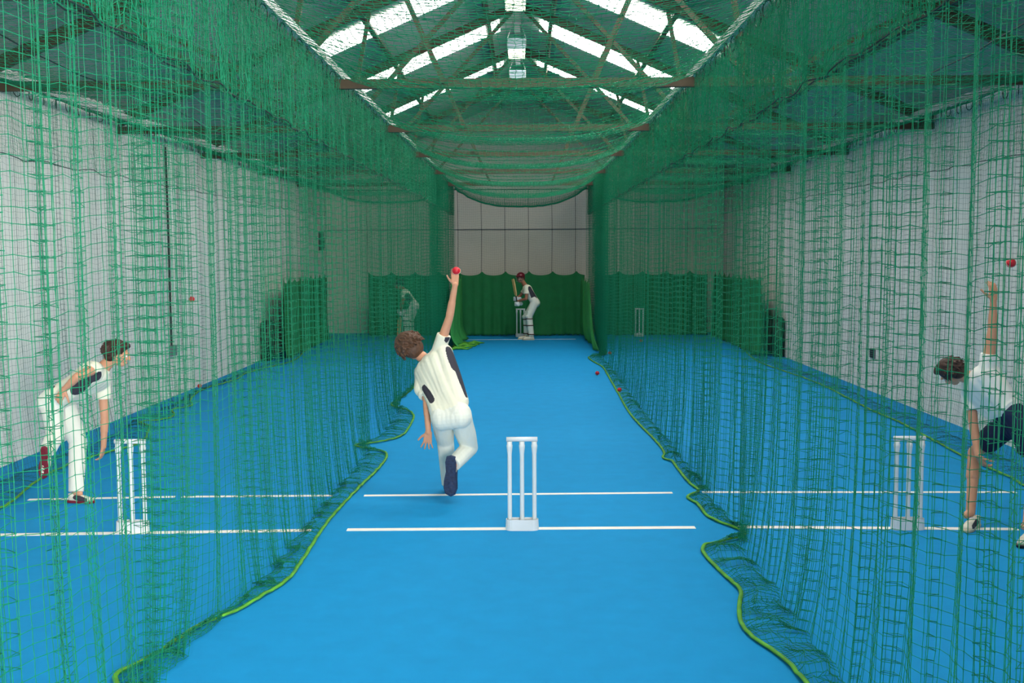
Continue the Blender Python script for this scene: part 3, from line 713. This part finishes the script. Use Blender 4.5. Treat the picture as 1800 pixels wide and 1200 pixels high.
def plan_path(y0, y1, X, period, amp, seed, bundles=()):
    """plan of the gathered net: a zigzag about the rail, resampled to whole cells."""
    t = np.linspace(y0, y1, int((y1-y0)/.004))
    ph = np.cumsum(1/(period*(1+.35*wob(t, seed, (2.1, .9), (.6, .5)))))*(t[1]-t[0])
    a = amp*(1+.5*wob(t, seed+1, (1.7, .8), (.6, .5)))
    fr = (ph % 1.0); hw = .13+.05*np.sin(np.floor(ph)*2.3); g0 = np.exp(-((fr-.5)/hw)**4)
    x = X+a*.45*np.sin(2*math.pi*ph)+a*.5*g0*np.sin(2*math.pi*(fr-.5)/hw*(1.0+.35*np.sin(np.floor(ph)*1.7)))
    y = t-.06*g0*np.sin(2*math.pi*(fr-.5)/(2*hw))*(1+.6*np.sin(np.floor(ph)*3.1))
    for (yb, wb, nb) in bundles:
        g = np.exp(-((t-yb)/wb)**2); x = x+g*.13*np.sin(2*math.pi*nb*(t-yb)/wb)
    s = np.concatenate([[0], np.cumsum(np.hypot(np.diff(x), np.diff(y)))])
    m = int(s[-1]/CELL); si = np.linspace(0, s[-1], m+1)
    return np.interp(si, s, x), np.interp(si, s, y), np.interp(si, s, ph), np.interp(si, s, t)
def ring_mesh():
    bm = new(); n = 14
    tube(bm, [(0, .055*math.sin(k*2*math.pi/n), -.055+.06*math.cos(k*2*math.pi/n)) for k in range(n+1)], .005, 5, caps=False)
    me = bpy.data.meshes.new('hanging_ring'); bm.to_mesh(me); bm.free(); me.materials.append(M['cord']); return me
RING = ring_mesh()
def side_net(X, y0, y1, hem, period, amp, seed, label, knot_y, cfrac=.26, nf=12, bundles=(), r=.0016, cat='net', m='net', Ztop=ZR-.07):
    px, py, ph, t = plan_path(y0, y1, X, period, amp, seed, bundles)
    hp, hs = smooth_poly(hem)
    mono = .5*(np.maximum.accumulate(hp[:, 1])+np.minimum.accumulate(hp[::-1, 1])[::-1])
    mono = (mono-mono[0])/(mono[-1]-mono[0]); g = .8*mono+.2*hs/hs[-1]
    tf = (t-t[0])/(t[-1]-t[0])
    sfr = np.interp(tf, g, hs); hx = np.interp(sfr, hs, hp[:, 0]); hy = np.interp(sfr, hs, hp[:, 1])
    lump = np.abs(wob(hs, seed+5, (.5, .23), (.006, .003)))
    nh = int(ZR/CELL)
    cx = px*.5+X*.5+(hx-X)*cfrac; cy = py+(hy-py)*cfrac*.5
    w_ = np.linspace(0, 1, nh+1)[None, :]
    b = .03*w_+.97*w_**7
    Pg = np.zeros((len(px), nh+1+nf, 3))
    Pg[:, :nh+1, 0] = px[:, None]+(cx-px)[:, None]*b
    Pg[:, :nh+1, 1] = py[:, None]+(cy-py)[:, None]*b
    sw = -.035*np.abs(np.sin(2*math.pi*ph*1.0))[:, None]*(.35+.65*np.exp(-w_*6))
    jit = wob(t*1.0, seed+9, (2.4, .9), (.03, .012))[:, None]*np.sin(w_*math.pi)
    Pg[:, :nh+1, 2] = Ztop*(1-w_)+sw*(1-w_**3)+jit+.012
    # slight slack in every twine
    rs = np.random.RandomState(seed+3)
    J = rs.normal(0, 1, Pg[:, :nh+1].shape)*np.array([.001, .001, .0042]); Pg[:, :nh+1] += J*np.clip((1-w_)*8, 0, 1)[..., None]
    fl = (np.arange(1, nf+1)/nf)[None, :]
    Pg[:, nh+1:, 0] = cx[:, None]+(hx-cx)[:, None]*fl+rs.normal(0, .004, (len(px), nf))*(1-fl)
    Pg[:, nh+1:, 1] = cy[:, None]+(hy-cy)[:, None]*fl+rs.normal(0, .004, (len(px), nf))*(1-fl)
    Pg[:, nh+1:, 2] = .016+.05*np.abs(wob(t, seed+7, (.7, .3), (.6, .5)))[:, None]*np.sin(fl*math.pi)+.007*np.abs(rs.normal(0, 1, (len(px), nf)))*np.sin(fl*math.pi)
    wv = .028*np.sin(fl*9+wob(t, seed+8, (.6, .25), (1.5, 1.2))[:, None])*np.sin(fl*math.pi)
    Pg[:, nh+1:, 0] += wv; Pg[:, nh+1:, 1] += .6*wv
    kn = (Pg[..., 1] < knot_y)
    root = empty('practice_net', (X, (y0+y1)/2, 0)); tag(root, label, cat)
    link('netting', net_mesh(Pg, r, 'netting', kn), M[m], root)
    # hem tape
    bm = new(); tube(bm, [(a, b_, .014+l) for (a, b_), l in zip(hp, lump)], .0145, 8, .6)
    obj('hem_tape', bm, M['hem'], root, True)
    k = 0
    y = y0+.2
    while y < y1 and k < 98:
        o = bpy.data.objects.new('hanging_ring', RING); C.objects.link(o); o.parent = root
        o.location = (0, y-root.location.y, ZR-.03); o.rotation_euler = (0, 0, random.uniform(-.5, .5)); y += .31; k += 1
    return root
def rail(X, label):
    bm = new(); box(bm, X-.025, X+.025, 1.0, 28.75, ZR-.025, ZR+.05)
    # bolts to the chords
    r = tag(obj('net_rail', bm, M['rail']), label, 'rail', 'net rails')
    return r
rail(-1.80, 'pale steel rail carrying the left lane divider net')
rail(1.70, 'pale steel rail carrying the right lane divider net')
rail(-5.14, 'steel rail beside the left wall carrying its net')
rail(5.14, 'steel rail beside the right wall carrying its net')
def GG(l): return [tuple(G(*p)[:2]) for p in l]
hl = [(-1.55, 1.6), (-1.62, 3.4), (-1.5, 4.5)]+GG([(197, 1200), (211, 1183), (265, 1160), (322, 1121), (350, 1101), (415, 1078), (477, 1041), (509, 1021), (534, 985), (562, 939), (582, 911), (630, 860), (662, 830), (681, 806), (678, 795), (645, 789), (616, 784), (667, 779), (709, 768), (722, 748), (729, 733), (720, 723), (684, 714), (695, 707), (726, 685), (735, 668), (752, 655), (757, 640), (775, 628), (783, 618), (800, 607), (808, 598)])+[(-1.72, 28.3)]
side_net(-1.80, 1.6, 28.4, hl, .46, .11, 11, 'green net curtain hanging left of the middle lane, between it and the left lane', 9.5, bundles=((22.6, .30, 11),))
hr = [(1.5, 1.6), (1.75, 3.0), (1.55, 4.3)]+GG([(1410, 1200), (1390, 1172), (1360, 1147), (1325, 1126), (1305, 1105), (1299, 1085), (1300, 1062), (1304, 1045), (1297, 1035), (1270, 1010), (1245, 985), (1234, 972), (1237, 961), (1257, 956), (1300, 947), (1311, 941), (1300, 932), (1257, 917), (1240, 907), (1227, 887), (1203, 875), (1233, 865), (1213, 853), (1187, 820), (1183, 812), (1163, 807), (1170, 797), (1147, 770), (1123, 747), (1103, 723), (1087, 693), (1072, 667), (1060, 645), (1043, 637), (1032, 628), (1047, 626), (1072, 623)])+[(1.75, 26.5), (1.62, 28.3)]
side_net(1.70, 1.6, 28.4, hr, .44, .105, 23, 'green net curtain hanging right of the middle lane, between it and the right lane', 9.5, bundles=((23.2, .4, 12), (24.3, .3, 9)))
hwl = [(-4.75, 6.0), (-4.85, 8.0)]+GG([(0, 895), (17, 889), (66, 845), (116, 820), (156, 807), (202, 793), (243, 782), (257, 773), (260, 759), (266, 749), (237, 744), (289, 739), (310, 731), (298, 721), (342, 715), (332, 705), (352, 686), (416, 669), (433, 655), (520, 636)])+[(-4.95, 24.5), (-5.0, 28.3)]
side_net(-5.14, 6.0, 28.4, hwl, .50, .06, 37, 'green net curtain hanging along the left wall', 0, r=.0012, m='netw')
hwr = [(4.9, 6.0), (4.9, 8.5)]+GG([(1800, 858), (1782, 843), (1742, 826), (1697, 806), (1640, 775), (1583, 744), (1527, 721), (1470, 690), (1427, 670), (1371, 651), (1328, 636)])+[(5.0, 25.0), (5.0, 28.3)]
side_net(5.14, 6.0, 28.4, hwr, .50, .06, 41, 'green net curtain hanging along the right wall', 0, r=.0012, m='netw')

def sm_(a, k=9):
    ker = np.ones(k)/k; p = np.pad(a, ((k//2, k//2), (0, 0)), 'edge')
    return [tuple(q) for q in np.stack([np.convolve(p[:, i], ker, 'valid') for i in range(3)], 1)[::3]]
def roof_net(xa, xb, y0, y1, seed, label, sag, skirt=(.82, .82), rad=.0016):
    W = xb-xa; n0 = int(skirt[0]/CELL); n1 = int(skirt[1]/CELL); nm = int(W*1.06/CELL)
    nu = int((y1-y0)*1.3/CELL)
    t = np.linspace(y0, y1, nu+1)
    v = np.linspace(0, 1, nm+1)
    rs = np.random.RandomState(seed)
    Pg = np.zeros((nu+1, n0+nm+1+n1, 3))
    prof = 1-np.abs(2*v-1)**2.8
    # slack grows towards the batting end, with hanging rolls between the support cords
    far = np.clip((t-9)/19, 0, 1)
    bay = np.abs(np.sin(math.pi*(t-10.75)/3.8))**1.5
    s = sag*(.62+.38*far)*(.70+.30*bay)+.006*wob(t, seed, (1.1, .5), (1, .7))
    mid_z = ZR-.05-(s[:, None]*prof[None])+(.045*far*np.sin(2*math.pi*t/.41+wob(t, seed+6, (1.3,), (1,))))[:, None]*(prof[None]**.5)
    Pg[:, n0:n0+nm+1, 0] = xa+W*v[None]; Pg[:, n0:n0+nm+1, 2] = mid_z
    yy = t[:, None]+.16*np.sin(2*math.pi*(t-10.75)/3.8)[:, None]*prof[None]*far[:, None]
    Pg[:, n0:n0+nm+1, 1] = yy
    wz = wob(t, seed+2, (.8, .35), (.022, .015))
    for q in range(n0):
        f = (n0-q)/n0; Pg[:, q, 0] = xa-.02+.03*f*np.sin(t*2*math.pi/.63+seed); Pg[:, q, 1] = t; Pg[:, q, 2] = ZR-.05-f*(skirt[0]-.1)+wz*f
    for q in range(n1):
        f = (q+1)/n1; Pg[:, n0+nm+1+q, 0] = xb+.02-.03*f*np.sin(t*2*math.pi/.59+seed); Pg[:, n0+nm+1+q, 1] = t; Pg[:, n0+nm+1+q, 2] = ZR-.05-f*(skirt[1]-.1)+wz*f
    Pg += rs.normal(0, .005, Pg.shape)
    root = empty('roof_net', ((xa+xb)/2, (y0+y1)/2, ZR)); tag(root, label, 'net', 'roof nets')
    link('netting', net_mesh(Pg, rad, 'netting'), M['net'], root)
    for q in ((0, -1)):
        bm = new(); tube(bm, sm_(Pg[:, q]), .005, 5); obj('edge_cord', bm, M['cord'], root)
    bm = new(); e = Pg[-1, n0:n0+nm+1]
    tube(bm, [(p[0], p[1], p[2]-.02) for p in e[::2]], .022, 8); obj('end_roll', bm, M['net'], root, True)
    m = n0+int(nm*.48)
    bm = new(); tube(bm, sm_(Pg[:, m]+np.array([0, 0, -.004])), .006, 5)
    if abs(xa+xb) > 2: obj('seam_cord', bm, M['cord'], root)
    else: bm.free()
roof_net(-1.76, 1.66, 2.0, 28.3, 51, 'sagging green net stretched above the middle lane', .50, rad=.0024)
roof_net(-5.10, -1.84, 4.0, 28.3, 61, 'sagging green net stretched above the left lane', .42)
roof_net(1.74, 5.10, 4.0, 28.3, 71, 'sagging green net stretched above the right lane', .42)

def back_net(x0, x1, Y, z0, seed, label):
    m = int((x1-x0)*1.12/CELL); t = np.linspace(x0, x1, m+1); nv = int((ZR-.1-z0)/CELL)
    w_ = np.linspace(0, 1, nv+1)
    Pg = np.zeros((m+1, nv+1, 3)); Pg[..., 0] = t[:, None]; Pg[..., 1] = Y+.04*np.sin(t*2*math.pi/.62)[:, None]
    sc = np.abs(np.sin(math.pi*(t-x0)/.62))[:, None]
    Pg[..., 2] = (ZR-.1)*(1-w_)+z0*w_-.05*sc*(.3+.7*w_)+.0
    Pg += np.random.RandomState(seed).normal(0, .004, Pg.shape)
    root = empty('end_net', ((x0+x1)/2, Y, z0)); tag(root, label, 'net', 'end nets')
    link('netting', net_mesh(Pg, .0013, 'netting'), M['netd'], root)
    k = x0
    while k <= x1+.01:
        bm = new(); tube(bm, [(k, Y, ZR-.1), (k+.01, Y, (ZR+z0)/2), (k, Y, z0+.02)], .006, 5); obj('lacing_cord', bm, M['cord'], root); k += .62
def cable(x0, x1, label):
    bm = new(); tube(bm, [(x0, 28.72, ZR-.09), (x1, 28.72, ZR-.09)], .012, 8); tag(obj('net_cable', bm, M['cord']), label, 'cable', 'cables of the end nets')
cable(-5.14, -1.8, 'dark cable holding the end net of the left lane'); cable(-1.8, 1.7, 'dark cable holding the end net of the middle lane'); cable(1.7, 5.14, 'dark cable holding the end net of the right lane')
back_net(-1.72, 1.66, 28.75, 1.62, 1, 'dark net on the back wall behind the middle batsman')
back_net(-4.12, -1.9, 28.75, 1.62, 2, 'dark net on the back wall at the end of the left lane')
back_net(1.85, 4.98, 28.75, 1.62, 3, 'dark net on the back wall at the end of the right lane')
